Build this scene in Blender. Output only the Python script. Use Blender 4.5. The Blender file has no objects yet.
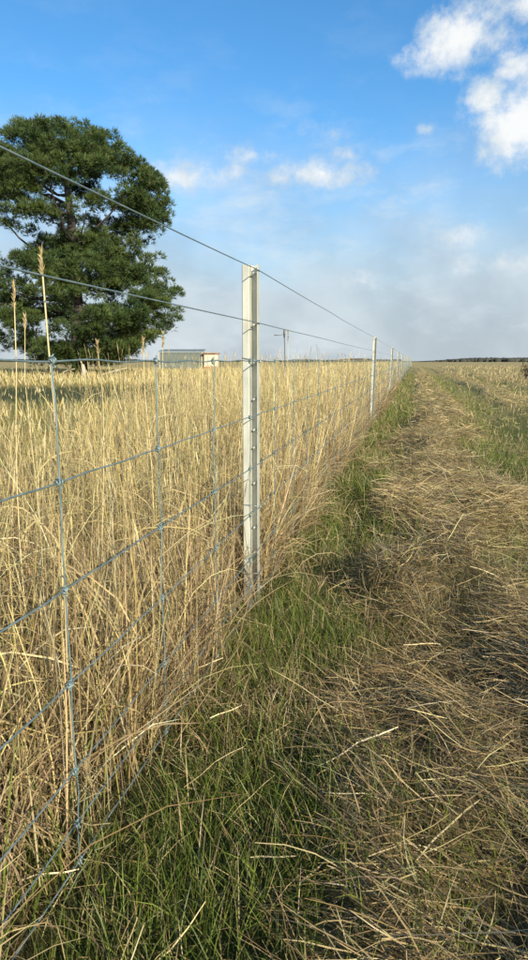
import bpy, bmesh, math, random
import numpy as np
from mathutils import Vector, Matrix

# ------------------------------------------------------------------ camera
F_PX, HOR, CXP, CYP = 670.0, 361.0, 264.0, 480.0      # focal length, horizon, image centre (528x960 pixels)
CAM = np.array([0.575, 0.0, 0.92])
PITCH = math.atan((CYP - HOR) / F_PX)
YAW = math.radians(12.51)
scene = bpy.context.scene
COL = scene.collection
cam_data = bpy.data.cameras.new("camera")
cam = bpy.data.objects.new("camera", cam_data)
COL.objects.link(cam)
cam.location = CAM
cam.rotation_euler = (math.pi / 2 - PITCH, 0, YAW)
cam_data.sensor_fit = 'VERTICAL'
cam_data.sensor_height = 36.0
cam_data.lens = 36.0 * F_PX / 960.0
cam_data.clip_start = 0.02
cam_data.clip_end = 8000
scene.camera = cam
scene.view_settings.view_transform = 'Standard'
scene.view_settings.look = 'None'
scene.view_settings.exposure = 0.50
scene.view_settings.gamma = 1.0


def ray(u, v):
    x, y = u - CXP, CYP - v
    fw = math.cos(PITCH) * F_PX + math.sin(PITCH) * y
    up = -math.sin(PITCH) * F_PX + math.cos(PITCH) * y
    return np.array([x * math.cos(YAW) - fw * math.sin(YAW), x * math.sin(YAW) + fw * math.cos(YAW), up])


FWD = np.array([-math.sin(YAW), math.cos(YAW), 0.0])
RGT = np.array([math.cos(YAW), math.sin(YAW), 0.0])


def at_depth(u, v, d):
    """point on the upright plane d metres ahead of the camera"""
    r = ray(u, v)
    return CAM + r * (d / r.dot(FWD))


def az_el(u, v):
    r = ray(u, v)
    return math.atan2(r[0], r[1]), math.atan2(r[2], math.hypot(r[0], r[1]))


# ------------------------------------------------------------------ sun and sky
SUN_EL = math.radians(23)
SUN_AZ = math.radians(140)          # clockwise from +Y: low, behind the camera and to its right
sun_vec = Vector((math.sin(SUN_AZ) * math.cos(SUN_EL), math.cos(SUN_AZ) * math.cos(SUN_EL), math.sin(SUN_EL)))
sd = bpy.data.lights.new("sun", 'SUN')
sd.energy = 5.0
sd.angle = math.radians(0.5)
sd.color = (1.0, 0.91, 0.69)
sun = bpy.data.objects.new("sun", sd)
COL.objects.link(sun)
sun.rotation_euler = (-sun_vec).to_track_quat('-Z', 'Y').to_euler()
sun.location = (0, -20, 20)

world = bpy.data.worlds.new("World")
scene.world = world
world.use_nodes = True
wt = world.node_tree
wt.nodes.clear()


class NT:
    def __init__(self, tree):
        self.t = tree

    def n(self, typ, **kw):
        nd = self.t.nodes.new(typ)
        for k, v in kw.items():
            setattr(nd, k, v)
        return nd

    def put(self, sock, val):
        if val is None:
            return
        if isinstance(val, bpy.types.NodeSocket):
            self.t.links.new(val, sock)
        else:
            sock.default_value = val

    def math(self, op, a, b=None, c=None, clamp=False):
        nd = self.n('ShaderNodeMath', operation=op, use_clamp=clamp)
        for i, v in enumerate((a, b, c)):
            if v is not None:
                self.put(nd.inputs[i], v)
        return nd.outputs[0]

    def vmath(self, op, a, b=None):
        nd = self.n('ShaderNodeVectorMath', operation=op)
        self.put(nd.inputs[0], a)
        if b is not None:
            self.put(nd.inputs[1], b)
        return nd.outputs['Value'] if op in ('LENGTH', 'DOT_PRODUCT', 'DISTANCE') else nd.outputs['Vector']

    def mix(self, f, a, b, blend='MIX'):
        nd = self.n('ShaderNodeMix', data_type='RGBA', blend_type=blend)
        self.put(nd.inputs[0], f)
        self.put(nd.inputs[6], a)
        self.put(nd.inputs[7], b)
        return nd.outputs[2]

    def smooth(self, v, lo, hi, to0=0.0, to1=1.0, interp='SMOOTHSTEP'):
        nd = self.n('ShaderNodeMapRange', interpolation_type=interp)
        self.put(nd.inputs[0], v)
        nd.inputs[1].default_value = lo
        nd.inputs[2].default_value = hi
        nd.inputs[3].default_value = to0
        nd.inputs[4].default_value = to1
        return nd.outputs[0]

    def noise(self, vec, scale, detail=4.0, rough=0.55, dim='3D', color=False):
        nd = self.n('ShaderNodeTexNoise', noise_dimensions=dim)
        if vec is not None:
            self.put(nd.inputs['Vector'], vec)
        nd.inputs['Scale'].default_value = scale
        nd.inputs['Detail'].default_value = detail
        nd.inputs['Roughness'].default_value = rough
        return nd.outputs['Color' if color else 'Fac']


def rgb(r, g, b):
    return (r, g, b, 1.0)


W = NT(wt)
SKY_STRENGTH = 0.0905
sky = W.n('ShaderNodeTexSky', sky_type='NISHITA')
sky.sun_disc = False
sky.sun_elevation = SUN_EL
sky.sun_rotation = SUN_AZ
sky.altitude = 100
sky.air_density = 1.0
sky.dust_density = 0.6
sky.ozone_density = 2.5
hsv = W.n('ShaderNodeHueSaturation')
hsv.inputs['Saturation'].default_value = 1.22
hsv.inputs['Value'].default_value = 1.45
wt.links.new(sky.outputs[0], hsv.inputs['Color'])
sky_col = W.mix(1.0, hsv.outputs[0], rgb(0.80, 1.02, 1.06), 'MULTIPLY')

tc = W.n('ShaderNodeTexCoord')
sep = W.n('ShaderNodeSeparateXYZ')
wt.links.new(tc.outputs['Generated'], sep.inputs[0])
azn = W.math('ARCTAN2', sep.outputs[0], sep.outputs[1])
eln = W.math('ARCSINE', sep.outputs[2])
comb = W.n('ShaderNodeCombineXYZ')
wt.links.new(azn, comb.inputs[0])
wt.links.new(eln, comb.inputs[1])
ae = comb.outputs[0]
warp = W.vmath('SUBTRACT', W.noise(ae, 14.0, 3.0, 0.6, color=True), (0.5, 0.5, 0.5))
warp = W.vmath('MULTIPLY', warp, (0.045, 0.030, 0.0))
aew = W.vmath('ADD', ae, warp)
# cloud heaps: (u, v, half width, half height, strength)
CLOUDS = [(458, 40, 50, 27, 1.25), (420, 55, 24, 16, .8), (490, 18, 28, 18, .8), (487, 95, 24, 19, 1.15), (505, 72, 20, 12, .75),
          (522, 122, 56, 38, 1.15), (482, 150, 17, 12, .7), (520, 5, 45, 20, .8), (516, 62, 28, 18, .8), (560, 90, 60, 60, 1.1),
          (322, 172, 58, 16, .8), (285, 179, 28, 10, .6), (188, 174, 80, 17, .62), (350, 153, 18, 10, .55), (250, 156, 44, 12, .4),
          (506, 262, 60, 15, .68), (455, 236, 40, 18, .46), (358, 283, 34, 14, .52), (150, 268, 20, 24, .55),
          (325, 133, 26, 8, .3), (420, 133, 12, 7, .42), (420, 112, 8, 8, .36)]
val = None
pxr = 1.0 / 690.0
for (u, v, ru, rv, s) in CLOUDS:
    a, e = az_el(u, v)
    d = W.vmath('SUBTRACT', aew, (a, e, 0.0))
    d = W.vmath('MULTIPLY', d, (1.0 / (ru * 1.15 * pxr), 1.0 / (rv * 1.15 * pxr), 0.0))
    k = W.math('MULTIPLY_ADD', W.vmath('LENGTH', d), -s, s)
    val = k if val is None else W.math('MAXIMUM', val, k)
# the rest of the sky carries on with scattered heaps of the same kind
ae_s = W.vmath('MULTIPLY', ae, (1.0, 2.2, 1.0))
gen = W.math('MULTIPLY_ADD', W.noise(ae_s, 2.6, 2.0, 0.5), 4.0, -2.35)
ca, ce = az_el(264, 150)
fd = W.vmath('MULTIPLY', W.vmath('SUBTRACT', ae, (ca, ce, 0.0)), (1 / 0.5, 1 / 0.42, 0.0))
gen = W.math('ADD', gen, W.smooth(W.vmath('LENGTH', fd), 0.7, 1.2, -2.0, 0.0))
val = W.math('MAXIMUM', val, gen)
fbm = W.noise(ae, 26.0, 9.0, 0.66)
dens_in = W.math('ADD', val, W.math('MULTIPLY_ADD', fbm, 2.2, -1.1))
dens = W.smooth(dens_in, -0.05, 0.98)
dens = W.math('MULTIPLY', dens, W.smooth(val, -0.25, 0.25))
dens = W.math('MULTIPLY', dens, 0.93)
# smoke lying over the lower sky
sm_n = W.noise(W.vmath('MULTIPLY', ae, (1.0, 2.0, 1.0)), 5.0, 4.0, 0.55)
el_s = W.math('ADD', eln, W.math('MULTIPLY_ADD', sm_n, -0.20, 0.10))
smoke = W.smooth(el_s, 0.05, 0.37, 0.95, 0.0)
wisp_n = W.noise(W.vmath('MULTIPLY', aew, (1.0, 2.6, 1.0)), 6.5, 6.0, 0.62)
wisp = W.math('MULTIPLY', W.smooth(wisp_n, 0.46, 0.74, 0.0, 0.55), W.smooth(eln, 0.20, 0.40, 1.0, 0.12))
sm_c = W.mix(W.smooth(W.noise(ae, 7.0, 4.0, 0.5), 0.35, 0.68), rgb(3.6, 4.15, 4.75), rgb(4.9, 5.4, 5.85))
c1 = W.mix(wisp, W.mix(smoke, sky_col, sm_c), rgb(6.0, 6.7, 7.1))
shade = W.smooth(W.math('ADD', val, W.math('MULTIPLY_ADD', W.noise(W.vmath('ADD', ae, (0.012, 0.016, 0.0)), 17.0, 6.0, 0.6), 3.4, -1.7)), -0.1, 1.2)
cl_c = W.mix(shade, rgb(5.0, 5.8, 6.4), rgb(8.0, 8.0, 7.8))
c2 = W.mix(dens, c1, cl_c)
bg = W.n('ShaderNodeBackground')
bg.inputs[1].default_value = SKY_STRENGTH
wt.links.new(c2, bg.inputs[0])
wo = W.n('ShaderNodeOutputWorld')
wt.links.new(bg.outputs[0], wo.inputs[0])

# ------------------------------------------------------------------ helpers
rng = np.random.default_rng(7)
random.seed(7)


def U(a, b, n):
    return rng.uniform(a, b, n)


def hash2(ix, iy, s):
    v = np.sin(ix * 127.1 + iy * 311.7 + s * 74.7) * 43758.5453
    return v - np.floor(v)


def vn(x, y, s=0):
    x, y = np.asarray(x, float), np.asarray(y, float)
    ix, iy = np.floor(x), np.floor(y)
    fx, fy = x - ix, y - iy
    fx, fy = fx * fx * (3 - 2 * fx), fy * fy * (3 - 2 * fy)
    a, b = hash2(ix, iy, s), hash2(ix + 1, iy, s)
    c, d = hash2(ix, iy + 1, s), hash2(ix + 1, iy + 1, s)
    return (a * (1 - fx) + b * fx) * (1 - fy) + (c * (1 - fx) + d * fx) * fy


def fb(x, y, s=0):
    return 0.55 * vn(x, y, s) + 0.28 * vn(x * 2.1, y * 2.1, s + 3) + 0.17 * vn(x * 4.3, y * 4.3, s + 5)


def sstep(a, b, x):
    t = np.clip((np.asarray(x, float) - a) / (b - a), 0, 1)
    return t * t * (3 - 2 * t)


def swath(x, y):
    """1 on a row of cut hay, 0 on the green strips between"""
    x, y = np.asarray(x, float), np.asarray(y, float)
    wob = 0.16 * (fb(y * 0.45, y * 0 + 3.0, 11) - 0.5) * 2 - 0.24 * np.exp(-((y - 5.6) / 1.2) ** 2) - 0.08 * np.exp(-((y - 2.2) / 1.1) ** 2)
    xx = x - wob
    s = np.exp(-(np.abs(xx - 0.98) / 0.50) ** 4)
    s = np.maximum(s, np.exp(-(np.abs(xx - 2.85) / 0.52) ** 4))
    s = np.maximum(s, np.exp(-(np.abs(xx - 4.8) / 0.7) ** 4))
    s = np.maximum(s, np.exp(-(np.abs(xx - 7.2) / 0.9) ** 4))
    near = np.where(y < 1.9, 1.25 * sstep(0.36, 0.54, x + 0.1 * (vn(x * 5, y * 5, 2) - .5)), 0)
    s = np.maximum(s, near * (x < 1.6))
    s = s * np.where(x > -0.05, 1, 0)
    n = fb(x * 1.9, y * 1.2, 21)
    return np.clip(s * (0.55 + 0.9 * n) + 0.5 * (n - 0.5) * (x > 0.1), 0, 1)


def zg(x, y):
    x, y = np.asarray(x, float), np.asarray(y, float)
    z = -0.40 * sstep(46, 82, y) * sstep(-4, -18, x)
    near = 1 - sstep(60, 110, np.hypot(x, y))
    m = swath(x, y)
    z = z + near * (0.20 * m * (np.clip(fb(x * 2.6, y * 1.5, 5) * 1.7 - .40, 0, 1.2) + .08) + 0.035 * (fb(x * 4, y * 4, 9) - 0.5) + 0.02 * (vn(x * 11, y * 11, 4) - .5))
    z = z - 0.03 * near
    z = z + near * 0.05 * sstep(4, 12, y) * (fb(x * .6, y * .6, 31) - .5) * (x > 0.3)
    return z


_LX0, _LY0, _LS = -12.0, -1.5, 0.05
_lx = np.arange(_LX0, 14.0, _LS); _ly = np.arange(_LY0, 50.0, _LS)
_LUT = None


def zq(x, y):
    global _LUT
    if _LUT is None:
        a, b = np.meshgrid(_lx, _ly, indexing='ij')
        _LUT = zg(a, b)
    i = np.round((np.asarray(x) - _LX0) / _LS).astype(int); j = np.round((np.asarray(y) - _LY0) / _LS).astype(int)
    ok = (i >= 0) & (j >= 0) & (i < len(_lx)) & (j < len(_ly))
    return np.where(ok, _LUT[np.clip(i, 0, len(_lx) - 1), np.clip(j, 0, len(_ly) - 1)], -0.5)


def finish(o, label=None, cat=None, group=None, kind=None, parent=None):
    COL.objects.link(o)
    if label: o["label"] = label
    if cat: o["category"] = cat
    if group: o["group"] = group
    if kind: o["kind"] = kind
    if parent is not None: o.parent = parent
    return o


def np_mesh(name, V, Q, colr=None, mat=None, smooth=False):
    me = bpy.data.meshes.new(name)
    V = np.ascontiguousarray(V, np.float32)
    Q = np.ascontiguousarray(Q, np.int32)
    k = Q.shape[1]
    me.vertices.add(len(V))
    me.vertices.foreach_set("co", V.ravel())
    me.loops.add(Q.size)
    me.loops.foreach_set("vertex_index", Q.ravel())
    me.polygons.add(len(Q))
    me.polygons.foreach_set("loop_start", np.arange(0, Q.size, k, dtype=np.int32))
    if smooth:
        me.polygons.foreach_set("use_smooth", np.ones(len(Q), bool))
    me.update(calc_edges=True)
    if colr is not None:
        at = me.color_attributes.new("col", 'FLOAT_COLOR', 'POINT')
        c4 = np.ones((len(V), 4), np.float32)
        c4[:, :3] = colr
        at.data.foreach_set("color", c4.ravel())
    if mat: me.materials.append(mat)
    return me


class Blades:
    """collects ribbon blades and builds them as one mesh"""
    def __init__(self):
        self.V, self.Q, self.C, self.n = [], [], [], 0

    def add(self, P, L, Wd, th0, th1, phi, colr, segs=3, tip=0.15, base=0.7, kink=0.0, floor=True, dphi=None):
        N = len(P)
        if N == 0: return
        P = np.asarray(P, float)
        L, Wd, th0, th1, phi = [np.broadcast_to(np.asarray(q, float), (N,)) for q in (L, Wd, th0, th1, phi)]
        psi = U(0, math.pi, N)
        pos = P.copy()
        out = np.zeros((N, segs + 1, 2, 3))
        ph = phi.copy()
        for i in range(segs + 1):
            t = i / segs
            th = th0 + th1 * min(1, (i + .5) / segs)
            if kink: th = th + rng.normal(0, kink, N)
            d = np.stack([np.sin(th) * np.cos(ph), np.sin(th) * np.sin(ph), np.cos(th)], 1)
            a = np.stack([-np.sin(ph), np.cos(ph), np.zeros(N)], 1)
            b = np.cross(d, a)
            s = np.cos(psi)[:, None] * a + np.sin(psi)[:, None] * b
            wv = (base + (1 - base) * math.sin(math.pi * min(1, t * 1.4)) if t < 0.7 else 1.0 + (tip - 1.0) * ((t - 0.7) / 0.3))
            hw = (0.5 * Wd * wv)[:, None] * s
            out[:, i, 0] = pos - hw
            out[:, i, 1] = pos + hw
            if i == segs: break
            pos = pos + d * (L / segs)[:, None]
            if dphi is not None: ph = ph + dphi / segs
            if floor:
                g = zq(pos[:, 0], pos[:, 1]) + 0.006
                pos[:, 2] = np.maximum(pos[:, 2], g)
        self.tips = pos
        V = out.reshape(-1, 3)
        base_i = (np.arange(N) * (segs + 1) * 2)[:, None] + self.n
        k = np.arange(segs) * 2
        Q = np.stack([base_i + k, base_i + k + 1, base_i + k + 3, base_i + k + 2], -1).reshape(-1, 4)
        self.V.append(V); self.Q.append(Q)
        self.C.append(np.repeat(np.asarray(colr), (segs + 1) * 2, axis=0))
        self.n += len(V)

    def build(self, name, mat, label, cat):
        me = np_mesh(name, np.concatenate(self.V), np.concatenate(self.Q), np.concatenate(self.C), mat)
        return finish(bpy.data.objects.new(name, me), label, cat, kind="stuff")


def palette(n, cols, wts, jit=0.16):
    cols = np.array(cols)
    w = np.array(wts, float); w /= w.sum()
    c = cols[rng.choice(len(cols), n, p=w)]
    c2 = cols[rng.choice(len(cols), n, p=w)]
    f = U(0, .45, n)[:, None]
    c = c * (1 - f) + c2 * f
    return np.clip(c * (1 + rng.normal(0, jit, n)[:, None]) * (1 + rng.normal(0, .04, (n, 3))), 0.01, 0.9)


def tube_mesh(pts, rad, sides=6, name="tube", mat=None, cap=True):
    """round wire along a polyline; rad is one number or one per point"""
    pts = np.asarray(pts, float)
    n = len(pts)
    rad = np.broadcast_to(np.asarray(rad, float), (n,))
    T = np.gradient(pts, axis=0)
    T /= np.linalg.norm(T, axis=1)[:, None] + 1e-12
    up = np.array([0., 0., 1.]) if abs(T[0][2]) < .9 else np.array([1., 0., 0.])
    V = []
    nrm = np.cross(T[0], up); nrm /= np.linalg.norm(nrm)
    for i in range(n):
        nrm = nrm - T[i] * nrm.dot(T[i]); nrm /= np.linalg.norm(nrm) + 1e-12
        bn = np.cross(T[i], nrm)
        for k in range(sides):
            a = 2 * math.pi * k / sides
            V.append(pts[i] + rad[i] * (math.cos(a) * nrm + math.sin(a) * bn))
    Fc = []
    for i in range(n - 1):
        for k in range(sides):
            Fc.append((i * sides + k, i * sides + (k + 1) % sides, (i + 1) * sides + (k + 1) % sides, (i + 1) * sides + k))
    if cap:
        Fc.append(tuple(range(sides))[::-1])
        Fc.append(tuple((n - 1) * sides + k for k in range(sides)))
    me = bpy.data.meshes.new(name)
    me.from_pydata([tuple(v) for v in V], [], Fc)
    me.polygons.foreach_set("use_smooth", np.ones(len(Fc), bool))
    if mat: me.materials.append(mat)
    me.update()
    return me


def part(name, me, parent, loc=None, kind=None, label=None):
    o = bpy.data.objects.new(name, me)
    if loc is not None: o.location = loc
    return finish(o, label=label, kind=kind, parent=parent)


def empty(name, loc, label, cat, group=None):
    o = bpy.data.objects.new(name, None)
    o.empty_display_size = 0.1
    o.location = loc
    return finish(o, label, cat, group)


def box_bm(bm, c, s, rz=0.0):
    m = Matrix.Translation(c) @ Matrix.Rotation(rz, 4, 'Z') @ Matrix.Diagonal((s[0], s[1], s[2], 1))
    bmesh.ops.create_cube(bm, size=1.0, matrix=m)


def bm_mesh(name, bm, mat, bevel=0.0):
    if bevel:
        bmesh.ops.bevel(bm, geom=bm.edges[:], offset=bevel, segments=1, affect='EDGES')
    me = bpy.data.meshes.new(name)
    bm.to_mesh(me); bm.free()
    if mat: me.materials.append(mat)
    return me


# ------------------------------------------------------------------ materials
def new_mat(name):
    m = bpy.data.materials.new(name)
    m.use_nodes = True
    m.node_tree.nodes.clear()
    return m, NT(m.node_tree)


def blade_mat(name, trans=0.3, rough=0.5, spec=0.35):
    m, t = new_mat(name)
    at = t.n('ShaderNodeAttribute', attribute_name="col")
    pos = t.n('ShaderNodeNewGeometry').outputs['Position']
    c = t.mix(1.0, at.outputs['Color'], t.mix(t.noise(pos, 60.0, 2.0), rgb(.8, .8, .8), rgb(1.18, 1.15, 1.1)), 'MULTIPLY')
    p = t.n('ShaderNodeBsdfPrincipled')
    t.put(p.inputs['Base Color'], c)
    p.inputs['Roughness'].default_value = rough
    p.inputs['Specular IOR Level'].default_value = spec
    tr = t.n('ShaderNodeBsdfTranslucent')
    t.put(tr.inputs['Color'], c)
    mx = t.n('ShaderNodeMixShader')
    mx.inputs[0].default_value = trans
    m.node_tree.links.new(p.outputs[0], mx.inputs[1])
    m.node_tree.links.new(tr.outputs[0], mx.inputs[2])
    o = t.n('ShaderNodeOutputMaterial')
    m.node_tree.links.new(mx.outputs[0], o.inputs[0])
    return m


def simple_mat(name, a, b, scale=8.0, rough=0.6, metal=0.0, detail=5.0, bump=0.0, spec=0.4, stretch=(1, 1, 1)):
    m, t = new_mat(name)
    tcn = t.n('ShaderNodeTexCoord').outputs['Object']
    v = t.vmath('MULTIPLY', tcn, stretch)
    nz = t.noise(v, scale, detail, 0.6)
    c = t.mix(t.smooth(nz, 0.3, 0.7), rgb(*a), rgb(*b))
    p = t.n('ShaderNodeBsdfPrincipled')
    t.put(p.inputs['Base Color'], c)
    t.put(p.inputs['Roughness'], t.smooth(nz, 0.2, 0.8, rough - .1, rough + .1))
    p.inputs['Metallic'].default_value = metal
    p.inputs['Specular IOR Level'].default_value = spec
    if bump:
        bn = t.n('ShaderNodeBump')
        bn.inputs['Strength'].default_value = bump
        bn.inputs['Distance'].default_value = 0.02
        t.put(bn.inputs['Height'], nz)
        m.node_tree.links.new(bn.outputs[0], p.inputs['Normal'])
    o = t.n('ShaderNodeOutputMaterial')
    m.node_tree.links.new(p.outputs[0], o.inputs[0])
    return m


M_dry = blade_mat("dry_grass", 0.28, 0.5, 0.35)
M_green = blade_mat("green_grass", 0.35, 0.45, 0.4)
M_straw = blade_mat("straw", 0.15, 0.45, 0.4)
M_needle = blade_mat("pine_needles", 0.16, 0.55, 0.25)
def galv_mat():
    m = simple_mat("galvanised_steel", (.47, .465, .40), (.62, .61, .53), 22, 0.5, 0.2, stretch=(1, 1, .3))
    t = NT(m.node_tree)
    p = next(n for n in m.node_tree.nodes if n.type == 'BSDF_PRINCIPLED')
    src = p.inputs['Base Color'].links[0].from_socket
    co = t.n('ShaderNodeTexCoord').outputs['Object']
    sx = t.n('ShaderNodeSeparateXYZ'); m.node_tree.links.new(co, sx.inputs[0])
    nz = t.noise(co, 35.0, 5.0, 0.65)
    mud = t.smooth(t.math('ADD', sx.outputs[2], t.math('MULTIPLY_ADD', nz, -0.36, 0.18)), 0.02, 0.17, 0.75, 0.0)
    sp = t.smooth(t.noise(co, 120.0, 3.0, 0.6), 0.64, 0.72, 0.0, 0.45)
    c = t.mix(sp, src, rgb(.30, .27, .21))
    t.put(p.inputs['Base Color'], t.mix(mud, c, rgb(.19, .145, .095)))
    return m


M_galv = galv_mat()
M_wire = simple_mat("galvanised_wire", (.125, .19, .20), (.235, .295, .295), 40, 0.48, 0.35)
M_tie = simple_mat("tie_wire", (.20, .26, .28), (.32, .36, .37), 60, 0.4, 0.5)
M_tab = simple_mat("bright_steel", (.72, .72, .70), (.8, .8, .78), 50, 0.35, 0.3)
M_bark = simple_mat("pine_bark", (.04, .034, .03), (.10, .082, .07), 6, 0.9, 0, 6, 0.6, 0.2, (1, 1, .3))
M_deadwood = simple_mat("weathered_wood", (.34, .29, .22), (.52, .46, .36), 9, 0.85, 0, 5, 0.4, 0.2)
M_iron = simple_mat("weathered_corrugated_iron", (.15, .175, .155), (.24, .26, .235), 1.2, 0.6, 0.1)
M_cream = simple_mat("cream_painted_boards", (.48, .45, .36), (.60, .56, .46), 2.0, 0.6)
M_rust = simple_mat("rusty_iron", (.24, .12, .065), (.36, .20, .11), 2.0, 0.75)
M_stake = simple_mat("dark_steel_stake", (.10, .10, .095), (.16, .15, .14), 12, 0.6, 0.3)
M_wood_far = simple_mat("distant_woodland", (.035, .045, .04), (.085, .08, .065), 0.09, 0.9, 0, 6, 0, 0.1)


def ground_mat():
    m, t = new_mat("field_soil_and_thatch")
    at = t.n('ShaderNodeAttribute', attribute_name="col")
    pos = t.n('ShaderNodeNewGeometry').outputs['Position']
    n1 = t.noise(pos, 45.0, 6.0, 0.65)
    n2 = t.noise(pos, 2.2, 5.0, 0.6)
    n3 = t.noise(pos, 0.16, 5.0, 0.6)
    c = t.mix(1.0, at.outputs['Color'], t.mix(t.smooth(n1, .25, .75), rgb(.45, .42, .40), rgb(1.45, 1.4, 1.3)), 'MULTIPLY')
    c = t.mix(1.0, c, t.mix(t.smooth(n2, .3, .7), rgb(.78, .84, .8), rgb(1.2, 1.15, 1.08)), 'MULTIPLY')
    c = t.mix(1.0, c, t.mix(t.smooth(n3, .3, .7), rgb(.82, .92, .82), rgb(1.15, 1.08, 1.02)), 'MULTIPLY')
    p = t.n('ShaderNodeBsdfPrincipled')
    t.put(p.inputs['Base Color'], c)
    p.inputs['Roughness'].default_value = 0.95
    p.inputs['Specular IOR Level'].default_value = 0.1
    bn = t.n('ShaderNodeBump')
    bn.inputs['Strength'].default_value = 0.9
    bn.inputs['Distance'].default_value = 0.03
    t.put(bn.inputs['Height'], n1)
    m.node_tree.links.new(bn.outputs[0], p.inputs['Normal'])
    o = t.n('ShaderNodeOutputMaterial')
    m.node_tree.links.new(p.outputs[0], o.inputs[0])
    return m


# ------------------------------------------------------------------ ground sheet
def axis(lo_far, lo, hi, hi_far, step, grow=1.13):
    mid = np.arange(lo, hi + 1e-6, step)
    up, s, v = [], step, hi
    while v < hi_far:
        s *= grow; v += s; up.append(v)
    dn, s, v = [], step, lo
    while v > lo_far:
        s *= grow; v -= s; dn.append(v)
    return np.array(dn[::-1] + list(mid) + up)


gx = axis(-3500, -1.0, 2.6, 3500, 0.06, 1.11)
gy = axis(-400, -0.3, 7.0, 5000, 0.06, 1.06)
GX, GY = np.meshgrid(gx, gy)
GZ = zg(GX, GY)
nx, ny = len(gx), len(gy)
GV = np.stack([GX.ravel(), GY.ravel(), GZ.ravel()], 1)
ii = (np.arange(ny - 1)[:, None] * nx + np.arange(nx - 1)[None, :]).ravel()
GQ = np.stack([ii, ii + 1, ii + nx + 1, ii + nx], 1)
x, y = GV[:, 0], GV[:, 1]
R = np.hypot(x - CAM[0], y)


def lerp(a, b, f):
    return a * (1 - f[:, None]) + b * f[:, None]


soil = np.array([.075, .056, .036]); thatch = np.array([.20, .15, .085]); grn = np.array([.075, .10, .03])
gold = np.array([.36, .27, .115]); tanf = np.array([.38, .30, .16]); lane = np.array([.085, .095, .05])
m_s = swath(x, y)
cr = lerp(np.tile(grn, (len(x), 1)), np.tile(thatch, (len(x), 1)), m_s)
far_r = lerp(np.tile(grn * 1.8, (len(x), 1)), np.tile(tanf, (len(x), 1)), np.clip(0.35 + 0.5 * m_s + 0.75 * (fb(x * .35, y * .13, 41)), 0, 1))
cr = lerp(cr, far_r, sstep(5, 18, R))
cl = np.tile(soil * 1.2, (len(x), 1))
openf = lerp(np.tile(gold, (len(x), 1)), np.tile(lane, (len(x), 1)), sstep(13, 17, R) * (1 - sstep(24, 29, R)) * sstep(-1, -4, x))
cl = lerp(cl, openf, sstep(-2.2, -3.2, x))
cl = lerp(cl, np.tile(gold, (len(x), 1)), sstep(30, 50, R))
cg = lerp(cl, cr, sstep(-.1, .1, x))
cg = lerp(cg, np.tile(np.array([.40, .32, .18]), (len(x), 1)), sstep(60, 200, R))
me = np_mesh("ground", GV, GQ, cg, ground_mat(), True)
finish(bpy.data.objects.new("ground", me), "grassy paddock ground with mown strip beside the fence", "ground", kind="structure")


# ------------------------------------------------------------------ distant woods (read as one mass each)
def ico():
    bm = bmesh.new()
    bmesh.ops.create_icosphere(bm, subdivisions=1, radius=1.0)
    v = np.array([q.co[:] for q in bm.verts]); f = np.array([[q.index for q in p.verts] for p in bm.faces])
    bm.free()
    return v, f


def far_wood(name, u0, u1, dist, top_px, depth, label, seed):
    r = np.random.default_rng(seed)
    iv, fi = ico()
    V, Fc = [], []
    n = int(abs(u1 - u0) * 1.7)
    for i in range(n):
        u = u0 + (u1 - u0) * (i + r.uniform(0, 1)) / n
        d = dist + r.uniform(0, depth)
        p = at_depth(u, HOR, d)
        h = top_px(u) * d / 680.0 * r.uniform(.92, 1.03)
        w = dist * r.uniform(1.0, 2.6) / 680.0
        q = iv * np.array([w * 2.0, w * 1.5, h * .65]) + r.normal(0, h * .05, iv.shape)
        V.append(q + np.array([p[0], p[1], h * .35 - .3])); Fc.append(fi + len(iv) * i)
    me = np_mesh(name, np.concatenate(V), np.concatenate(Fc), None, M_wood_far)
    return finish(bpy.data.objects.new(name, me), label, "woodland", kind="stuff")


far_wood("distant_woodland", 405, 720, 620, lambda u: 1.0 + 3.6 * float(sstep(412, 480, u)), 60, "dark distant treeline along the right horizon", 3)
far_wood("distant_woodland", -260, 400, 900, lambda u: 2.0 + 1.0 * math.sin(u * .021) + .6 * math.sin(u * .11), 80, "thin hazy distant treeline along the left horizon", 4)

# ------------------------------------------------------------------ pine tree
TREE_D = 42.3
tb = at_depth(79, 376, TREE_D)
TB = np.array([tb[0], tb[1], float(zg(tb[0], tb[1]))])
PXM = TREE_D / 680.0 * 1.0


def tree_pt(u, v, dep=0.0):
    p = at_depth(u, v, TREE_D) - TB
    return p + FWD * dep


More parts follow.
